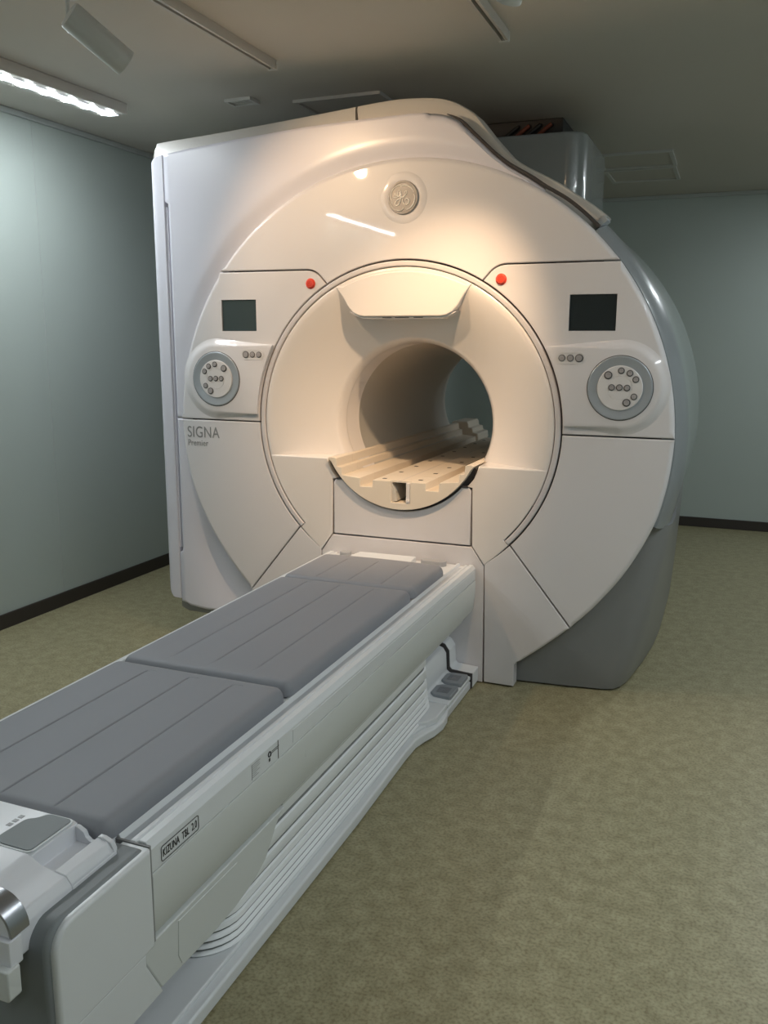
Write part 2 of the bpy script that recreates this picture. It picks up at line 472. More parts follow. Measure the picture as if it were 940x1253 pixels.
# --- centre panel with the round cut-out
tr = [(-.310, .5915), (.310, .5915), (.310, .822), (.2985, .834), (.268, .834)] + arc(0, CZ, .361, ra(.2675, .832), -180 - ra(.2675, .832), 30)[1:-1] + [(-.268, .834), (-.2985, .834), (-.310, .822)]
panel('centre_panel', tr, 0, .06, 'shell', S, .004, .001)
dk = [(-.316, .586), (.316, .586), (.370, .510), (.3765, .004), (-.3765, .004), (-.370, .510)]
panel('docking_panel', dk, .002, .06, 'shell', S, .004, 0)
lathe_y('seam_frame', [(.340, .018), (.372, .018), (.372, .10), (.340, .10)], 0, CZ, 'seam', S, 48, 207, 333)
for s in (-1, 1):
    x0, x1 = sorted((s * .268, s * .296))
    box('bridge_clip', x0, x1, -.003, .04, .833, .840, 'seam', S, .001)

# --- bridge rails inside the tunnel
R = [(.0, .843), (.118, .843), (.119, .812), (.176, .812), (.178, .848), (.262, .856), (.264, .888), (.285, .891), (.288, .925), (.312, .930)]
def bridge_profile(rb):
    right = R[:-1] + [(.308, .929)]
    bot = [(rb * cos(radians(a)), CZ + rb * sin(radians(a))) for a in [(-26 + (-90 + 26) * i / 16) for i in range(17)]]
    return right + bot
def mirrored(bp):
    full = bp[:-1] + [(-x, z) for x, z in reversed(bp)]
    seen = []
    for p in full:
        if not seen or math.hypot(p[0] - seen[-1][0], p[1] - seen[-1][1]) > 1e-4: seen.append(p)
    if math.hypot(seen[0][0] - seen[-1][0], seen[0][1] - seen[-1][1]) < 1e-4: seen.pop()
    return seen
br = prism('cradle_bridge', mirrored(bridge_profile(.3455)), .15, 1.78, 'cradle', S)
# front section with the open drive slot
Rf = [(.052, .752), (.052, .843)] + R[1:-1] + [(.296, .929), (.312, .930), (.326, .925)]
botf = [(.352 * cos(radians(a)), CZ + .352 * sin(radians(a))) for a in [(-25 + (-130 + 0) * i / 40) for i in range(41)]]
Lf = [(-.326, .925), (-.312, .930), (-.296, .929)] + [(-x, z) for x, z in reversed(R[1:-1])] + [(-.036, .843), (-.036, .752)]
prism('bridge_front', Rf + botf[1:-1] + Lf, -.02, .15, 'cradle', br, bevel=.0015)
box('slot_cover', -.037, .053, .0, .151, .836, .8432, 'cradle', br)
sq = []
for i in range(9):
    for x, ph in ((-.085, .037), (.072, .054)):
        y = ph + .2 * i + (0 if x < 0 else 0)
        if y > 1.7: continue
        q = .0085
        o = box('bridge_insert', x - q, x + q, y - q, y + q, .8425, .8438, 'black', br)
gl = [boxm(-.0015, .0015, -.018, 1.77, .8425, .8433)]
link('bridge_joint', multi(gl), 'ring', br, 0)
# notch contents: drive block and pin
prism('drive_block', [(-.036, .752), (-.012, .758), (-.022, .800), (-.036, .830)], -.005, .15, 'liner', br)
lathe_y('drive_pin', [(.0001, -.024), (.006, -.024), (.008, -.021), (.008, .02)], .040, .764, 'funnel', br, 20)
link('drive_post', multi([boxm(.033, .050, -.0205, .0, .752, .838)]), 'funnel', br, 0, .002)
# raised tail of the rails behind the tunnel
for s in (-1, 1):
    pr = [(s * .336, .93), (s * .336, 1.0), (s * .322, 1.012), (s * .235, 1.012), (s * .225, .995), (s * .225, .975), (s * .20, .972), (s * .195, .945), (s * .165, .94), (s * .16, .90), (s * .20, .85), (s * .27, .87)]
    pr = [(x, z - .075) for x, z in pr]
    prism('bridge_tail', pr, 1.78, 2.02, 'cradle', br, bevel=.006)

# --- left wing (flat cover beside and above the disc)
white_top = [(-1.127, 2.216), (-1.0, 2.230), (-.754, 2.251), (-.427, 2.273), (-.181, 2.281), (.022, 2.285), (.122, 2.281), (.165, 2.272), (.217, 2.248), (.267, 2.202), (.352, 2.123), (.419, 2.072), (.498, 2.026), (.560, 1.985)]
def interp(L, x):
    if x <= L[0][0]: return L[0][1]
    for (a, b), (c, d) in zip(L, L[1:]):
        if x <= c: return b + (d - b) * (x - a) / (c - a)
    return L[-1][1]
def sm(t): t = max(0, min(1, t)); return t * t * (3 - 2 * t)
def wing_y(x, z):
    r = math.hypot(x, z - DZ)
    if r < (1.055 if z > .9 else 1.035): return .058
    y = .006
    ang = atan2(z - DZ, -x)         # 0 at left, negative below
    low = sm((-.10 - ang) / .5)      # hollow grows towards the lower corner
    near = sm(1 - (r - 1.06) / .34) * sm((x + 1.115) / .22)
    y += .050 * low * near
    # soft shoulder of the upper-left corner
    up = sm((ang - .12) / .5)
    y += .016 * up * sm(1 - (r - 1.06) / .10)
    y += .020 * sm((z - interp(white_top, x) + .02) / .02) if z > interp(white_top, x) - .02 and x > .1 else 0
    return y
zbot_pts = [(-1.13, .198), (-1.08, .170), (-.99, .158), (-.8, .155), (-.4, .155)]
def wing(z0f, z1f, xs, nz, name):
    vs = []; fs = []; nc = len(xs)
    for x in xs:
        a, b = z0f(x), z1f(x)
        for k in range(nz + 1):
            z = a + (b - a) * k / nz; vs.append([x, wing_y(x, z), z])
    for i in range(nc - 1):
        for k in range(nz):
            a = i * (nz + 1) + k; q = (a, a + nz + 1, a + nz + 2, a + 1)
            c = sum((Vector(vs[j]) for j in q), Vector()) / 4
            if math.hypot(c.x, c.z - DZ) < .95 : continue
            fs.append(q)
    me = mesh(vs, fs)
    o = link(name, me, 'wing', S, 50)
    if sum(p.normal.y for p in me.polygons) > 0: me.flip_normals()
    so = o.modifiers.new('thick', 'SOLIDIFY'); so.thickness = .03; so.offset = -1
    return o
# upper and lower wing covers, split at the horizontal seam; the rail recess cuts into their left edge
xs_u = [-1.107 + (.560 + 1.107) * i / 150 for i in range(151)]
def leftfix(o):
    for v in o.data.vertices:
        if abs(v.co.x + 1.107) < 1e-5 and (v.co.z > 2.018 or v.co.z < .43): v.co.x = -1.124
zs = 1.068
ou = wing(lambda x: zs + .002, lambda x: interp(white_top, x), xs_u, 110, 'wing_cover'); leftfix(ou)
ol = wing(lambda x: interp(zbot_pts, x), lambda x: zs - .002, [-1.107 + (1.107 - .40) * i / 70 for i in range(71)], 80, 'wing_cover'); leftfix(ol)
for v in ol.data.vertices:
    pass
box('recess_backing', -1.17, -1.098, .030, .045, .24, 2.17, 'ring', S)
# strip in the recess (pull rail)
box('pull_rail', -1.130, -1.118, .012, .03, .45, 2.0, 'wing', S, .004)

# --- left side cover with rounded front corner
def rounded_profile():
    # plan view section (x,y): flat face at y=.004 turning into the left flank
    P = [(-1.127, .03), (-1.1275, .008), (-1.1300, .004)]
    for i in range(9):
        a = radians(90 * i / 8)
        P.append((-1.165 - .049 * sin(a), .006 + .05 * (1 - cos(a)) + .002 * i / 8))
    P += [(-1.218, .4), (-1.218, 1.62), (-1.19, 1.66), (-1.127, 1.66)]
    return P
def side_cover():
    P = rounded_profile(); n = len(P)
    def zt(x): return 2.216 - .030 * sm((-x - 1.150) / .066)
    def zb(x): return .198 + .045 * sm((-x - 1.165) / .052)
    vs = [(x, y, zb(x)) for x, y in P] + [(x, y, zt(x)) for x, y in P]
    fs = [(i, (i + 1) % n, n + (i + 1) % n, n + i) for i in range(n)] + [tuple(range(n))[::-1], tuple(range(n, 2 * n))]
    return mesh(vs, fs)
link('side_cover', side_cover(), 'wing', S, 40, .003)

# --- crown band: front face of the larger shell behind the covers
band = [(-1.222, 2.225), (-1.218, 2.258), (-1.200, 2.279), (-1.178, 2.288), (-.9, 2.304), (-.527, 2.330), (-.234, 2.353)]
band_r = [(-.226, 2.354), (-.075, 2.364), (.04, 2.361), (.121, 2.352), (.178, 2.335), (.220, 2.313), (.265, 2.283), (.300, 2.243), (.336, 2.2), (.406, 2.126), (.440, 2.099), (.474, 2.077), (.522, 2.052), (.57, 2.027), (.625, 1.995), (.678, 1.959), (.732, 1.924), (.785, 1.883)]
def crown(name, top, m, y0=.07, y1=1.2, d=.17, down=False):
    inner = offset(top[::-1] + [], 0)
    t = [Vector(p) for p in top]; low = []
    for i, p in enumerate(t):
        a = t[max(0, i - 1)]; b = t[min(len(t) - 1, i + 1)]
        e = (b - a).normalized(); nrm = Vector((0, -1)) if down else Vector((e.y, -e.x))
        low.append(tuple(p + nrm * d))
    n = len(top)
    # front face slopes: inner rim at y0+.02, ridge at y0, outer rim rounded
    rows = []
    rows.append([(p[0], y0 + .03, p[1]) for p in low])
    for f, y in ((.62, y0 + .026), (.54, y0 + .004), (.10, y0), (.03, y0 + .006), (0, y0 + .022)):
        rows.append([(q[0] * f + p[0] * (1 - f), y, q[1] * f + p[1] * (1 - f)) for p, q in zip(top, low)])
    rows.append([(p[0], y1, p[1]) for p in top]); rows.append([(p[0], y1, p[1]) for p in low])
    vs = [v for r in rows for v in r]; fs = []; K = len(rows)
    for k in range(K):
        k2 = (k + 1) % K
        for i in range(n - 1): fs.append((k * n + i, k * n + i + 1, k2 * n + i + 1, k2 * n + i))
    fs.append(tuple(k * n for k in range(K))); fs.append(tuple(k * n + n - 1 for k in range(K))[::-1])
    return link(name, mesh(vs, fs), m, S, 40)
crown('crown_cover', catmull(band, 4), 'band', y1=1.62, down=True)
crown('crown_cover', catmull(band_r, 4), 'band', y1=.20)
gp_ = catmull([(.165, 2.272), (.217, 2.248), (.267, 2.202), (.352, 2.123), (.419, 2.072), (.498, 2.026), (.560, 1.985), (.640, 1.937), (.705, 1.886), (.762, 1.833)], 4)
gp_ = [(x + .0035, .030, z + .0045) for x, z in gp_]
link('cover_gap', mesh(*tube_parts(gp_, lambda t: .0015 + .0055 * min(1, 6 * t), 8)), 'seam', S, 60)
# --- right flank shell from the crown gap down to the base
def flank():
    vs = []; fs = []; A0, A1, n = 45.8, -17.2, 60
    prof = [(1.035, .016), (1.085, .018), (1.098, .030), (1.118, .085), (1.125, .12), (1.122, .17), (1.105, .22), (1.06, .24), (1.035, .20)]
    for i in range(n + 1):
        a = radians(A0 + (A1 - A0) * i / n)
        for r, y in prof: vs.append((r * cos(a), y, DZ + r * sin(a)))
    q = len(prof)
    for i in range(n):
        for t in range(q): fs.append((i * q + t, (i + 1) * q + t, (i + 1) * q + (t + 1) % q, i * q + (t + 1) % q))
    fs.append(tuple(range(q))); fs.append(tuple(range(n * q, (n + 1) * q))[::-1])
    return mesh(vs, fs)
link('flank_cover', flank(), 'flank', S, 40)
lathe_y('base_seam', [(1.04, .035), (1.088, .035), (1.1265, .12), (1.10, .22)], 0, DZ, 'seam', S, 4, -17.5, -16.9)
prism('crown_latch', [(.764, 1.836), (.795, 1.862), (.778, 1.882), (.747, 1.856)], .05, .12, 'bezel', S, bevel=.003)
# --- magnet body behind
lathe_y('magnet_housing', [(.42, .20), (1.08, .20), (1.108, .26), (1.118, .6), (1.118, 1.3), (1.11, 1.45), (1.08, 1.56), (1.0, 1.64), (.7, 1.70), (.42, 1.735), (.40, 1.73)], 0, DZ, 'body', S, 128, -14, 194, smooth=40)
box('electronics_housing', -1.20, -.62, .10, 1.60, .21, 2.20, 'wing', S, .01)
lathe_y('magnet_housing', [(.42, .20), (1.03, .20), (1.03, 1.60), (.42, 1.70)], 0, DZ, 'body', S, 64, 190, 352, smooth=40)

# --- grey base, right and left
def base_mesh(s):
    bot = [(.30, .07), (.50, .072), (.70, .090), (.860, .112), (.902, .128), (.925, .165), (.945, .23), (.985, .50), (1.010, .75), (1.02, 1.0), (1.02, 1.6), (.30, 1.6)]
    top = [(.30, .045), (.50, .045), (.80, .045), (1.00, .050), (1.060, .060), (1.080, .09), (1.090, .14), (1.092, .30), (1.080, .55), (1.075, .9), (1.06, 1.6), (.30, 1.6)]
    zt = .725; n = len(bot); vs = []; fs = []
    K = 12
    for k in range(K + 1):
        t = k / K; z = .008 + (zt - .008) * t; u = t ** .72
        for a, b in zip(bot, top):
            x = a[0] * (1 - u) + b[0] * u; y = a[1] * (1 - u) + b[1] * u
            vs.append((s * x, y, z))
    for k in range(K):
        for i in range(n):
            j = (i + 1) % n; fs.append((k * n + i, k * n + j, (k + 1) * n + j, (k + 1) * n + i))
    fs.append(tuple(range(n))[::-1]); fs.append(tuple(range(K * n, (K + 1) * n)))
    # keep the front below the disc rim: drop whatever rises above it
    return mesh(vs, fs)
def clip_front(o):
    for v in o.data.vertices: pass
rb = link('base_cover', base_mesh(1), 'basegrey', S, 60)
def low_base():
    P = [(-.30, .16), (-.75, .22), (-.86, .30), (-.93, .45), (-.96, .9), (-.96, 1.5), (-.30, 1.5)]
    return prism('base_cover', P, 0.004, .23, 'basegrey', S, axis='z', bevel=.01)
low_base()
prism('underside_tray', [(-1.19, .09), (-1.12, .05), (-.4, .05), (-.4, 1.5), (-1.19, 1.5)], .12, .215, 'basegrey', S, axis='z', bevel=.012)

# --- service tower behind the crown
def rrect(x0, x1, y0, y1, r, n=8):
    return arc(x1 - r, y0 + r, r, -90, 0, n) + arc(x1 - r, y1 - r, r, 0, 90, n) + arc(x0 + r, y1 - r, r, 90, 180, n) + arc(x0 + r, y0 + r, r, 180, 270, n)
prism('service_tower', rrect(-.12, .585, .72, 1.42, .09), 1.7, 2.335, 'tower', S, axis='z', bevel=.012)

# --- badge
bx, bz = .004, 1.975
lathe_y('badge_dish', [(.098, -.0002), (.096, -.0008), (.066, -.0010), (.064, -.0005), (.0001, -.0005)], bx, bz, 'shell', S, 64)
bd = lathe_y('badge', [(.064, .0), (.064, -.006), (.061, -.0095), (.057, -.0095), (.055, -.0075), (.0001, -.0075)], bx, bz, 'badge', S, 64)
def bpt(x, y): return (bx + (x - 462) / 195 * .0560, -.0086, bz + (432 - y) / 228 * .0560)
strokes = [
    [(318, 416), (350, 428), (378, 425), (410, 400), (430, 365), (430, 335), (412, 322), (392, 335), (383, 370), (390, 402), (406, 412), (424, 398), (436, 378), (440, 384), (436, 430), (424, 490), (400, 540), (372, 550), (352, 530), (356, 500), (385, 465), (430, 438), (470, 420), (505, 392), (522, 355), (512, 332), (494, 345), (486, 380), (494, 404), (520, 408)],
    [(352, 350), (348, 378), (362, 398), (380, 388)],
    [(494, 408), (468, 435), (462, 480), (478, 522), (512, 542), (548, 524), (556, 486), (540, 456), (514, 452), (500, 474), (512, 492)],
    [(302, 470), (286, 430), (288, 370), (306, 315), (345, 270), (398, 245), (440, 244)],
    [(430, 272), (452, 252), (500, 246), (556, 270), (604, 320), (622, 360)],
    [(622, 392), (640, 425), (636, 480), (612, 545), (566, 598), (520, 622)],
    [(286, 500), (304, 556), (346, 608), (400, 632), (446, 626), (474, 600), (466, 590)],
]
parts = []
for st in strokes:
    P = [bpt(*p) for p in st]
    P = catmull(P, 4)
    parts.append(tube_parts(P, lambda t: .0024 * (.55 + .45 * sin(pi * min(1, max(0, t)))), 6))
link('badge_monogram', multi(parts), 'badgeline', bd, 60)

# --- lettering
RotF = Matrix.Rotation(radians(90), 4, 'X')
me = text_mesh('SIGNA', .072, Matrix.Translation((-1.052, -.0006, .984)) @ RotF, xs=.80, space=1.05)
link('lettering', me, 'ink', S, 0, label='grey word on the left panel')
me = text_mesh('Premier', .040, Matrix.Translation((-1.050, -.0006, .945)) @ RotF, xs=.80, space=1.05)
link('lettering', me, 'ink', S, 0, label='small grey word below the larger word')

# ------------------------------------------------------------------ cable duct above the tower
D = thing('cable_duct', 'black cable duct between grey scanner tower and ceiling', 'duct', (.2, 1.5, 2.335))
box('duct_casing', -.02, .40, 1.16, 1.95, 2.345, 2.498, 'duct', D, .004)
for i in range(4):
    x = .08 + .055 * i
    P = [(x - .03, 1.150, 2.36), (x + .01, 1.146, 2.40), (x + .06, 1.146, 2.44), (x + .10, 1.150, 2.47)]
    link('cable', mesh(*tube_parts(catmull(P, 5), .010, 8)), 'cable' if i % 2 else 'black', D, 60)

# ------------------------------------------------------------------ patient table
T = thing('patient_table', 'long white scanner table on a low base, docked to the round scanner', 'table', (0, -1.2, 0))
YN, YFAR = -2.176, -.002
box('table_deck', -.262, .262, -2.40, -.012, .455, .509, 'table', T, .003)
for s in (1, -1):
    fx = (lambda L: L) if s == 1 else (lambda L: [(-x, z) for x, z in L])
    prism('top_rail', fx([(.256, .47), (.256, .512), (.266, .514), (.272, .503), (.290, .503), (.292, .509), (.302, .509), (.304, .505), (.308, .505), (.310, .512), (.326, .512), (.337, .498), (.337, .4505), (.27, .4505)]), YN, YFAR, 'table', T, bevel=.0012)
    prism('skirt', fx([(.27, .448), (.337, .448), (.3385, .440), (.337, .38), (.330, .325), (.322, .309), (.306, .303), (.27, .303)]), YN, YFAR, 'skirt', T, bevel=.0015)
    prism('skirt_lip', fx([(.262, .303), (.318, .303), (.312, .292), (.262, .288)]), -1.64, -.10, 'skirt', T, bevel=.001)
    # inset channel of darker rail
    xs_ = sorted((s * .274, s * .289))
    box('channel_strip', xs_[0], xs_[1], YN, -.04, .5032, .5045, 'rail', T)
    # facet strip
    xs_ = sorted((s * .3365, s * .3385))
    box('rail_strip', xs_[0], xs_[1], -1.62, -.02, .458, .492, 'table', T, .0008)
    box('rail_joint', *sorted((s * .336, s * .3375)), -1.695, -1.692, .452, .498, 'buttonrim', T)
    # label plate raised on the skirt
    box('skirt_label', *sorted((s * .3365, s * .3378)), -1.555, -1.492, .39, .430, 'skirt', T, .0006)
    # apron: deeper skirt at the near end
    ap = [(-2.195, .300), (-1.645, .300), (-1.665, .292), (-1.69, .274), (-1.715, .245), (-1.745, .215), (-1.80, .192), (-1.88, .180), (-1.97, .177), (-2.15, .185), (-2.195, .270)]
    panel('apron', ap, s * .326, s * .27, 'skirt', T, .004, axis='x')
    panel('access_door', [(-2.095, .215), (-2.085, .192), (-1.880, .192), (-1.870, .200), (-1.870, .285), (-2.09, .290)], s * .3275, s * .32, 'skirt', T, .0012, axis='x')
    # near end panels
    ep = [(-2.183, .506), (-2.183, .306), (-2.430, .306)] + [(-2.430 + .045 * (1 - cos(radians(a))), .461 + .045 * sin(radians(a))) for a in range(0, 91, 10)]
    panel('end_side_panel', ep, s * .344, s * .28, 'table', T, .008, axis='x')
    lp = [(-2.203, .302), (-2.203, .275), (-2.158, .188), (-2.42, .188), (-2.43, .302)]
    panel('end_lower_panel', lp, s * .336, s * .28, 'table', T, .004, axis='x')
# grey end cap: rounded over the end
capp = [(-2.19, .31), (-2.19, .510)] + [(-2.398 - .042 * sin(radians(a)), .468 + .042 * cos(radians(a))) for a in range(0, 91, 9)] + [(-2.44, .12), (-2.30, .10)]
pr = prism('end_cap', capp, -.333, .333, 'cap', T, axis='x', bevel=.008, smooth=30)
box('end_joint', -.3375, .3375, -2.1815, -2.1765, .31, .508, 'ink', T)
# platform / base plate on the floor
bpoly = [(.328, -2.42), (.330, -1.2), (.322, -.78), (.324, -.68), (.338, -.62), (.356, -.57), (.367, -.50), (.363, -.44), (.352, -.40), (.352, -.004)]
bpoly = bpoly + [(-x, y) for x, y in reversed(bpoly)]
prism('base_plate', bpoly, .004, .040, 'table', T, axis='z', bevel=.006)
prism('base_plinth', [(x * .93, y * .985) for x, y in bpoly], .040, .052, 'table', T, axis='z', bevel=.004)
# bellows: grey folded core with white slats, fuller towards the bottom
HX, BY0, BY1, BR = .306, -1.93, -.375, .115
def bloop(d, z): return [(x, y, z) for x, y in rrect(-HX + d, HX - d, BY0 + d, BY1 - d, BR, 8)]
def bloft(rows):
    n = len(rows[0]); vs = [v for q in rows for v in q]
    fs = [(k * n + i, k * n + (i + 1) % n, (k + 1) * n + (i + 1) % n, (k + 1) * n + i) for k in range(len(rows) - 1) for i in range(n)]
    fs.append(tuple(range(n))); fs.append(tuple(range((len(rows) - 1) * n, len(rows) * n))[::-1])
    return mesh(vs, fs)
bz_ = [.300, .240, .190, .152, .124, .102, .084, .068, .053]
rows = []
for i in range(8):
    zt, zb = bz_[i], bz_[i + 1]; h = zt - zb
    b = .016 - .002 * i
    rows += [bloop(b + .010, zt), bloop(b + .006, zt - .3 * h), bloop(b + .002, zb + .001)]
bel = link('bellows', bloft(rows), 'fold', T, 20)
for i in range(8):
    zt, zb = bz_[i], bz_[i + 1]; h = zt - zb; g = max(.0055, .26 * h); b = .016 - .002 * i
    top = zt - g if i else zt - .002
    link('bellows_slat', bloft([bloop(b + .007, top), bloop(b + .0045, top - .0008), bloop(b + .0015, top - .003), bloop(b - .001, zb + .003), bloop(b + .0005, zb + .0006), bloop(b + .004, zb)]), 'bellows', bel, 40)
box('lift_column', -.22, .22, -2.25, -1.9, .04, .31, 'darkcap', T, .01)
# pedal housing beside the docking end
hprof = [(.10, .045), (.352, .045), (.352, .062), (.262, .068), (.250, .078), (.246, .150), (.232, .172), (.205, .180), (.10, .180)]
prism('pedal_housing', hprof, -.40, -.092, 'table', T, bevel=.005)
hp2 = [(.10, .010), (.360, .010), (.360, .074), (.272, .080), (.262, .090), (.258, .160), (.240, .186), (.212, .196), (.10, .196)]
prism('docking_foot', hp2, -.086, -.002, 'table', T, bevel=.005)
prism('docking_seam', [(x - .002, z - .002) for x, z in hp2], -.094, -.084, 'seam', T)
for y0, y1 in ((-.225, -.115), (-.360, -.250)):
    x0, x1, c = .262, .348, .02
    P = [(x0, y1 - c), (x0 + c, y1), (x1 - .004, y1), (x1 + .001, y1 - .006), (x1 + .001, y0 + .006), (x1 - .004, y0), (x0 + c, y0), (x0, y0 + c)]
    pd = prism('foot_pedal', P, .052, .0775, 'pedal', T, axis='z', bevel=.003)
    cx, cy = (x0 + x1) / 2, (y0 + y1) / 2
    link('pedal_mark', multi([boxm(cx - .024, cx + .024, cy - .028, cy + .028, .0772, .0779)]), 'pedalmark', pd, 0)
    link('pedal_symbol', multi([tube_parts([(cx - .008, cy - .008, .0782), (cx, cy + .004, .0782), (cx + .008, cy - .008, .0782)], .0009, 5),
                                tube_parts([(cx - .016, cy - .014, .0782), (cx + .016, cy - .014, .0782)], .0009, 5)]), 'flap', pd, 0)
prism('pedal_step', [(.20, -.60), (.30, -.60), (.330, -.575), (.350, -.53), (.350, -.405), (.20, -.405)], .040, .064, 'table', T, axis='z', bevel=.004)
# far end: tongue and two grey flaps
prism('end_tongue', [(-.185, -.168), (-.170, -.035), (.085, -.030), (.095, -.168)], .505, .531, 'table', T, axis='z', bevel=.004)
for s, x0, x1 in ((-1, -.255, -.205), (1, .115, .225)):
    pts = arc(x1 - .022, -.052, .022, -90, 90, 8) + arc(x0 + .022, -.052, .022, 90, 270, 8)
    prism('end_flap', pts, .508, .530, 'flap', T, axis='z', bevel=.003)
# handle unit at the near end (cradle head)
hu = [(0, .556), (.200, .556), (.214, .552), (.232, .541), (.256, .537), (.286, .532), (.297, .518), (.299, .500), (.299, .470)]
hu = hu + [(-x, z) for x, z in reversed(hu) if x > 0]
prism('head_unit', hu, -2.462, -2.335, 'handle', T, bevel=.003)
hc = [(0, .556), (.200, .556), (.213, .552), (.215, .520), (.299, .516), (.299, .470)]
hc = hc + [(-x, z) for x, z in reversed(hc) if x > 0]
prism('head_unit', hc, -2.336, -2.222, 'handle', T, bevel=.002)
for s in (1, -1):
    w_ = [(.212, .515), (.298, .515), (.298, .522), (.292, .534), (.276, .540), (.264, .540), (.262, .531), (.255, .525), (.244, .525), (.236, .531), (.232, .541), (.218, .548), (.212, .548)]
    prism('notch_wall', [(s * x, z) for x, z in w_], -2.230, -2.220, 'handle', T, bevel=.001)
    pts = [(s * x, z) for x, z in [(.262, .512), (.262, .538), (.286, .534), (.297, .520), (.298, .512)]]
    prism('shoulder', pts, -2.337, -2.228, 'handle', T, bevel=.002)
    prism('end_block', [(s * x, z) for x, z in [(.19, .470), (.306, .470), (.311, .475), (.311, .520), (.19, .520)]], -2.488, -2.462, 'handle', T, bevel=.002)
    prism('end_block', [(s * x, z) for x, z in [(.16, .425), (.312, .425), (.316, .430), (.316, .478), (.16, .478)]], -2.500, -2.474, 'skirt', T, bevel=.003)
    arch_o = arc(.258, .522, .0525, 0, 180, 24); arch_i = arc(.258, .522, .0475, 180, 0, 24)
    prism('latch_arch', [(s * x, z) for x, z in arch_o + arch_i], -2.482, -2.444, 'chrome', T, bevel=.0008, smooth=40, label='silver arched latch')
    core = [(s * x, z) for x, z in arc(.258, .522, .0472, 0, 180, 20)]
    prism('latch_core', core, -2.480, -2.446, 'handle', T, smooth=40)
# grey touch pad on the head unit
def rpoly(P, r=.012):
    out = []; n = len(P)
    for i in range(n): out += smoothcorner(P[i - 1], P[i], P[(i + 1) % n], 5, r)
    return out
gp = rpoly([(.138, -2.333), (.206, -2.333), (.207, -2.228), (.152, -2.228), (.142, -2.248), (.126, -2.256), (.122, -2.320)], .010)
prism('release_pad', offset(gp if area(gp) > 0 else gp[::-1], -.004), .555, .5572, 'table', T, axis='z', bevel=.001)
prism('release_pad', gp, .5565, .5590, 'cap', T, axis='z', bevel=.0012, label='dark grey rounded pad')
link('pad_symbol', multi([boxm(.104, .114, -2.256 - .014 * i, -2.247 - .014 * i, .5562, .5568) for i in range(3)]), 'flap', T, 0)
# label and stickers on the right rail
def side_text(s, size, y, z, m, x=.3386, xs=1.0, sp=1.0):
    MT = Matrix.Translation((x, y, z)) @ Matrix(((0, 0, 1, 0), (1, 0, 0, 0), (0, 1, 0, 0), (0, 0, 0, 1)))
    return text_mesh(s, size, MT, .0003, xs, sp)
fr = rrect(-2.148, -2.024, .456, .488, .006, 4)
ring_in = offset(fr, .0014)
n = len(fr)
vs = [(.3376, p[0], p[1]) for p in fr] + [(.3382, p[0], p[1]) for p in fr] + [(.3382, p[0], p[1]) for p in ring_in] + [(.3376, p[0], p[1]) for p in ring_in]
fs = [(k * n + i, k * n + (i + 1) % n, (k + 1) * n + (i + 1) % n, (k + 1) * n + i) for k in range(3) for i in range(n)]
link('label_frame', mesh(vs, fs), 'black', T, 0)
link('lettering', side_text('KIZUNA  TBL  2.0', .0230, -2.143, .4645, 'black', .3378, .60, 1.06), 'black', T, 0, label='black lettering in a thin frame')
st = []
for i, L_ in enumerate((.050, .044, .048, .030, .046, .026, .040)):
    st.append(boxm(.3371, .3377, -1.812, -1.812 + L_ * .7, .4905 - i * .005, .4915 - i * .005))
st.append(boxm(.3371, .3377, -1.815, -1.8135, .456, .493))
link('sticker_text', multi(st), 'ink', T, 0)
st = []
cir = [(.3378, -1.735 + .006 * cos(radians(a)), .482 + .006 * sin(radians(a))) for a in range(0, 361, 30)]
st.append(tube_parts(cir, .0016, 5)); st.append(boxm(.3371, .3378, -1.738, -1.732, .464, .472))
for i in range(2): st.append(boxm(.3371, .3377, -1.724, -1.690 - .006 * i, .4835 - .004 * i, .485 - .004 * i))
link('sticker_symbol', multi(st), 'black', T, 0)

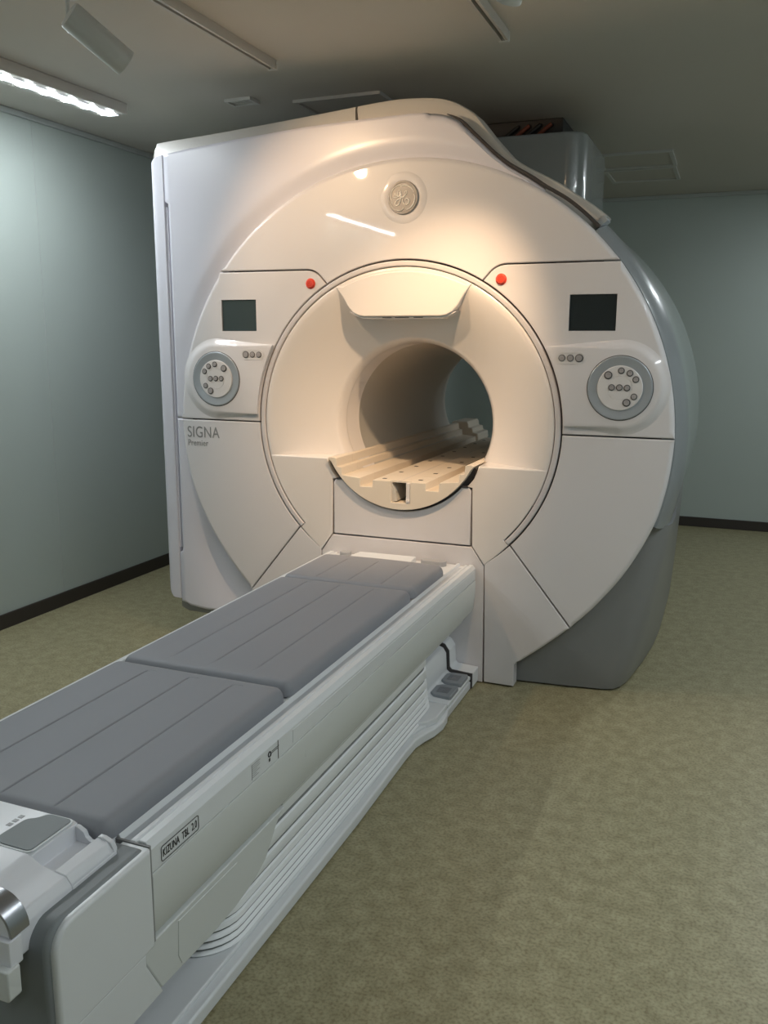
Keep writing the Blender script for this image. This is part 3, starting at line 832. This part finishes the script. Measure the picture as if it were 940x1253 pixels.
# ------------------------------------------------------------------ pads on the table
def pad(name, y0, y1, label, bow=0.0, g0=.05, g1=.05, z0=.5145, z1=.552, hx=.266):
    cols = [-hx, -hx + .001, -hx + .003, -hx + .006, -hx + .011, -hx + .018, -hx + .028]
    for g in (-.132, 0, .132): cols += [g - .006, g - .003, g - .0015, g, g + .0015, g + .003, g + .006]
    cols += [-c for c in cols[:7]]
    cols += [-.2, -.16, -.09, -.045, .045, .09, .16, .2]
    cols = sorted(set(cols))
    rows = [y0 + d for d in (0, .001, .003, .006, .011, .018, .028)]
    k = 40; rows += [y0 + .03 + (y1 - y0 - .06) * i / k for i in range(k + 1)]
    rows += [y1 - d for d in (.028, .018, .011, .006, .003, .001, 0)]
    Y1g = y1 - g1; Y0g = y0 + g0
    def h(x, y):
        d = min(hx - abs(x), y - y0, y1 - y, .022)
        # rounded corners in plan
        ex = max(0, .03 - (hx - abs(x))); ey = max(0, .03 - (y - y0), .03 - (y1 - y))
        if ex > 0 and ey > 0: d = max(0, min(.022, .03 - math.hypot(ex, ey)))
        t = d / .022; z = z0 + (z1 - z0) * (.25 + .75 * sqrt(max(0, 1 - (1 - t) ** 2))) if d > 1e-6 else z0 + .25 * (z1 - z0)
        for g in (-.132, 0, .132):
            if Y0g < y < Y1g:
                f = sm((y - Y0g) / .02) * sm((Y1g - y) / .01)
                z -= .0028 * f * max(0, 1 - abs(x - g) / .0035)
        return z
    vs = []; nr = len(rows); nc = len(cols)
    for y in rows:
        for x in cols:
            ex = max(0, .03 - (hx - abs(x))); ey = max(0, .03 - (y - y0), .03 - (y1 - y))
            X, Y = x, y
            if ex > 0 and ey > 0:
                L_ = math.hypot(ex, ey); M_ = max(ex, ey); k_ = M_ / L_
                X -= math.copysign(ex * (1 - k_), x); Y += (ey * (1 - k_)) * (1 if y - y0 < .04 else -1)
                d = max(0, .03 - M_)
                t = min(1, d / .022); z = z0 + (z1 - z0) * (.25 + .75 * sqrt(max(0, 1 - (1 - t) ** 2)))
            else: z = h(x, y)
            Y -= bow * (1 - (x / hx) ** 2) * sm((y - y1 + .15) / .15) * -1
            vs.append((X, Y, z))
    fs = [(r * nc + c, r * nc + c + 1, (r + 1) * nc + c + 1, (r + 1) * nc + c) for r in range(nr - 1) for c in range(nc - 1)]
    # skirt down
    loop = [c for c in range(nc)] + [r * nc + nc - 1 for r in range(1, nr)] + [(nr - 1) * nc + c for c in range(nc - 2, -1, -1)] + [r * nc for r in range(nr - 2, 0, -1)]
    b0 = len(vs)
    for i in loop: vs.append((vs[i][0], vs[i][1], z0))
    m_ = len(loop)
    for i in range(m_):
        j = (i + 1) % m_; fs.append((loop[i], loop[j], b0 + j, b0 + i))
    fs.append(tuple(range(b0, b0 + m_)))
    # hooked far ends of the grooves are short cross stitches
    o = link(name, mesh(vs, fs), 'pad', None, 50)
    o['label'] = label; o['category'] = 'mattress pad'
    for g in (-.132, 0, .132):
        P = [(g + .0005, Y1g - .012, z1 - .0006), (g + .003, Y1g - .003, z1 - .0002), (g + .012, Y1g + .002, z1 - .0002), (g + .030, Y1g + .001, z1 - .0002)]
        if g1 < .2: link('pad_groove', mesh(*tube_parts(catmull(P, 4), .0009, 5)), 'pedal', o, 60)
    return o
pad('mattress_pad', -.566, -.195, 'short grey vinyl pad on the table, nearest to the round scanner', g0=.015, g1=.055, bow=.018)
pad('mattress_pad', -1.505, -.572, 'long grey grooved vinyl pad in the middle of the table', g0=.06, g1=.045)
pad('mattress_pad', -2.214, -1.511, 'grey grooved vinyl pad at the near end, beside the white handle unit', g0=.01, g1=.045)

# ------------------------------------------------------------------ ceiling things
def strip_light(x0, x1, y0, y1, label, x_shift=0, led='led', chip='ledspot'):
    L_ = thing('strip_light', label, 'light', ((x0 + x1) / 2, (y0 + y1) / 2, H), 'LED strip lights on the ceiling')
    def skew(v): t = (v[1] - y0) / (y1 - y0); return (v[0] + x_shift * t, v[1], v[2])
    def sb(a): vs, fs = boxm(*a); return [skew(v) for v in vs], fs
    xm = (x0 + x1) / 2
    link('housing', mesh(*sb((x0, x1, y0, y1, 2.4515, 2.4995))), 'band', L_, 35, .004)
    link('diffuser', mesh(*sb((xm - .027, xm + .027, y0 + .01, y1 - .01, 2.4485, 2.4515))), led, L_, 35, .004)
    n = int((y1 - y0) / .12)
    for i in range(n):
        y = y0 + (i + .5) * (y1 - y0) / n; c = skew((xm, y, 0))[0]
        vs = [(c, y, 2.444)]; k = 12
        for j, (r, z) in enumerate(((.018, 2.4450), (.029, 2.4472), (.036, 2.4514))):
            vs += [(c + r * cos(2 * pi * q / k), y + r * sin(2 * pi * q / k), z) for q in range(k)]
        fs = [(0, 1 + q, 1 + (q + 1) % k) for q in range(k)]
        for j in range(2): fs += [(1 + j * k + q, 1 + j * k + (q + 1) % k, 1 + (j + 1) * k + (q + 1) % k, 1 + (j + 1) * k + q) for q in range(k)]
        link('led_lens', mesh(vs, fs), chip, L_, 60)
    return L_
strip_light(-1.64, -1.50, -1.25, .20, 'lit white strip light on the ceiling near the left wall', .05)
strip_light(-2.0, -1.88, -4.9, -3.4, 'lit strip light behind the camera beside the left wall')
strip_light(2.28, 2.40, -2.5, 0.0, 'lit strip light out of view on the right side of the room')
strip_light(1.98, 2.10, 1.6, 2.9, 'lit strip light on the ceiling right of the scanner')
strip_light(1.70, 1.82, -5.6, -3.7, 'added fill strip light, unseen behind the camera on the right', 0, 'leddim', 'chipdim')  # unseen fill strip, added to brighten the table side and near floor

def track(x, y0, y1, label):
    L_ = thing('ceiling_track', label, 'light track', (x, (y0 + y1) / 2, H), 'light tracks')
    w = .017
    prism('track_rail', [(x - w, H - .0005), (x - w, H - .034), (x - .007, H - .034), (x - .007, H - .012), (x + .007, H - .012), (x + .007, H - .034), (x + w, H - .034), (x + w, H - .0005)], y0, y1, 'band', L_)
    box('track_slot', x - .007, x + .007, y0 + .01, y1 - .006, H - .016, H - .012, 'seam', L_)
    box('end_stop', x - w - .002, x + w + .002, y1 - .004, y1 + .010, H - .036, H - .0005, 'lamp', L_, .002)
track(-.511, -2.4, -.112, 'long grey light track on the ceiling left of centre')
track(.420, -2.4, -.105, 'short visible end of grey light track at top centre')

def spotlight(base, drop, pos, target, label, energy, size=radians(70), col=(1.0, .68, .40), r=.042, L=.20, blend=.6):
    L_ = thing('spotlight', label, 'spotlight', base, 'ceiling spotlights')
    base = Vector(base); pos = Vector(pos); d = (Vector(target) - pos).normalized()
    n = 24
    # cap on the ceiling
    vs = []; fs = []
    prof = [(.0001, 0), (.046, 0), (.046, -.012), (.040, -.018), (.0001, -.018)]
    for i in range(n):
        for rr, z in prof: vs.append((base.x + rr * cos(2 * pi * i / n), base.y + rr * sin(2 * pi * i / n), base.z - .0005 + z))
    q = len(prof)
    for i in range(n):
        for t in range(q - 1): fs.append((i * q + t, ((i + 1) % n) * q + t, ((i + 1) % n) * q + t + 1, i * q + t + 1))
    link('mount', mesh(vs, fs), 'lamp', L_, 40)
    link('stem', mesh(*tube_parts([tuple(base + Vector((0, 0, -.01))), tuple(base + Vector((0, 0, -drop))), tuple(pos - d * L * .45)], .007, 10)), 'lamp', L_, 60)
    a = d.orthogonal().normalized(); b = d.cross(a)
    prof = [(.0001, -L / 2), (r * .93, -L / 2), (r, -L / 2 + .004), (r, L / 2), (r * .92, L / 2), (r * .90, L / 2 - .03)]
    vs = []; fs = []; q = len(prof)
    for i in range(n):
        for rr, t in prof:
            v = pos + d * t + (a * cos(2 * pi * i / n) + b * sin(2 * pi * i / n)) * rr; vs.append(tuple(v))
    for i in range(n):
        for t in range(q - 1): fs.append((i * q + t, ((i + 1) % n) * q + t, ((i + 1) % n) * q + t + 1, i * q + t + 1))
    link('lamp_body', mesh(vs, fs), 'lamp', L_, 40)
    vs = []
    c = pos + d * (L / 2 - .03)
    vs = [tuple(c + (a * cos(2 * pi * i / n) + b * sin(2 * pi * i / n)) * r * .90) for i in range(n)]
    link('lamp_glass', mesh(vs, [tuple(range(n))]), 'bulb' if energy > 0 else 'lampend', L_, 0)
    if energy > 0:
        ld = bpy.data.lights.new('lamp_beam', 'SPOT'); ld.energy = energy; ld.color = col; ld.spot_size = size; ld.spot_blend = blend
        ld.shadow_soft_size = .028
        lo = bpy.data.objects.new('lamp_beam', ld); COL.objects.link(lo)
        lo.location = pos + d * (L / 2 + .012); lo.rotation_euler = d.to_track_quat('-Z', 'Y').to_euler()
        lo.parent = L_; lo.matrix_parent_inverse = Matrix.Translation(-L_.location)
spotlight((-.775, -.955, H), .12, (-.625, -1.005, 2.325), (-.05, 0, 1.62), 'white cylinder spotlight hanging at upper left, tilted down', 30, radians(95))
spotlight((.49, -.80, H), .04, (.625, -.79, 2.418), (-.05, .15, 1.04), 'white cylinder spotlight at the top edge beside the short track', 108, radians(54), blend=1.0, L=.15, r=.038)

# small ceiling fittings
def vent(name, x0, x1, y0, y1, label, cat, frame=.018, m='lamp', slats=0, fm='ceil'):
    L_ = thing(name, label, cat, ((x0 + x1) / 2, (y0 + y1) / 2, H))
    z1, z0 = H - .0005, H - .014
    f = frame
    link('frame', multi([boxm(x0, x1, y0, y0 + f, z0, z1), boxm(x0, x1, y1 - f, y1, z0, z1), boxm(x0, x0 + f, y0 + f, y1 - f, z0, z1), boxm(x1 - f, x1, y0 + f, y1 - f, z0, z1)]), m, L_, 0)
    box('plate', x0 + f, x1 - f, y0 + f, y1 - f, H - .004, H - .0005, fm, L_)
    if slats:
        link('slats', multi([boxm(x0 + f, x1 - f, y0 + f + (y1 - y0 - 2 * f) * (i + .3) / slats, y0 + f + (y1 - y0 - 2 * f) * (i + .6) / slats, H - .008, H - .004) for i in range(slats)]), m, L_, 0)
vent('ceiling_sensor_plate', -.985, -.850, .295, .385, 'small pale grille on the ceiling above the left corner of scanner', 'vent', .012, 'lamp', 3)
vent('access_hatch', -.70, -.27, .42, .86, 'dark square hatch on the ceiling just above the scanner top', 'hatch', .02, 'band')
vent('ceiling_diffuser', .40, .85, 2.09, 2.53, 'pale square frame on the ceiling right of the tower, nearer one', 'ceiling frame', .022, 'lamp')
vent('ceiling_diffuser', .40, .84, 2.58, 3.02, 'pale square frame on the ceiling right of the tower, farther one', 'ceiling frame', .022, 'lamp')

# ------------------------------------------------------------------ camera and world
cp = [1.264224023723818, -3.348543361355727, 1.4173880664467429, -0.3800504954823875, -0.19521216777885536, 0.004140011806132092, 1054.043204721145]
cx, cy, cz, yaw, pitch, roll, f = cp
fw = Vector((sin(yaw) * cos(pitch), cos(yaw) * cos(pitch), sin(pitch))); rt = Vector((cos(yaw), -sin(yaw), 0)); up = rt.cross(fw)
r_ = rt * cos(roll) + up * sin(roll); u_ = up * cos(roll) - rt * sin(roll)
cam = bpy.data.cameras.new('camera'); co = bpy.data.objects.new('camera', cam); COL.objects.link(co)
mw = Matrix((r_, u_, -fw)).transposed().to_4x4(); mw.translation = (cx, cy, cz); co.matrix_world = mw
cam.sensor_fit = 'VERTICAL'; cam.sensor_height = 36; cam.lens = f * 36 / 1253; cam.clip_start = .02
scn.camera = co
w = bpy.data.worlds.new('world'); scn.world = w; w.use_nodes = True
w.node_tree.nodes['Background'].inputs[0].default_value = (.5, .55, .6, 1); w.node_tree.nodes['Background'].inputs[1].default_value = .05
scn.view_settings.view_transform = 'Standard'; scn.view_settings.look = 'None'; scn.view_settings.gamma = 1
scn.view_settings.use_curve_mapping = False; scn.view_settings.exposure = 0.0
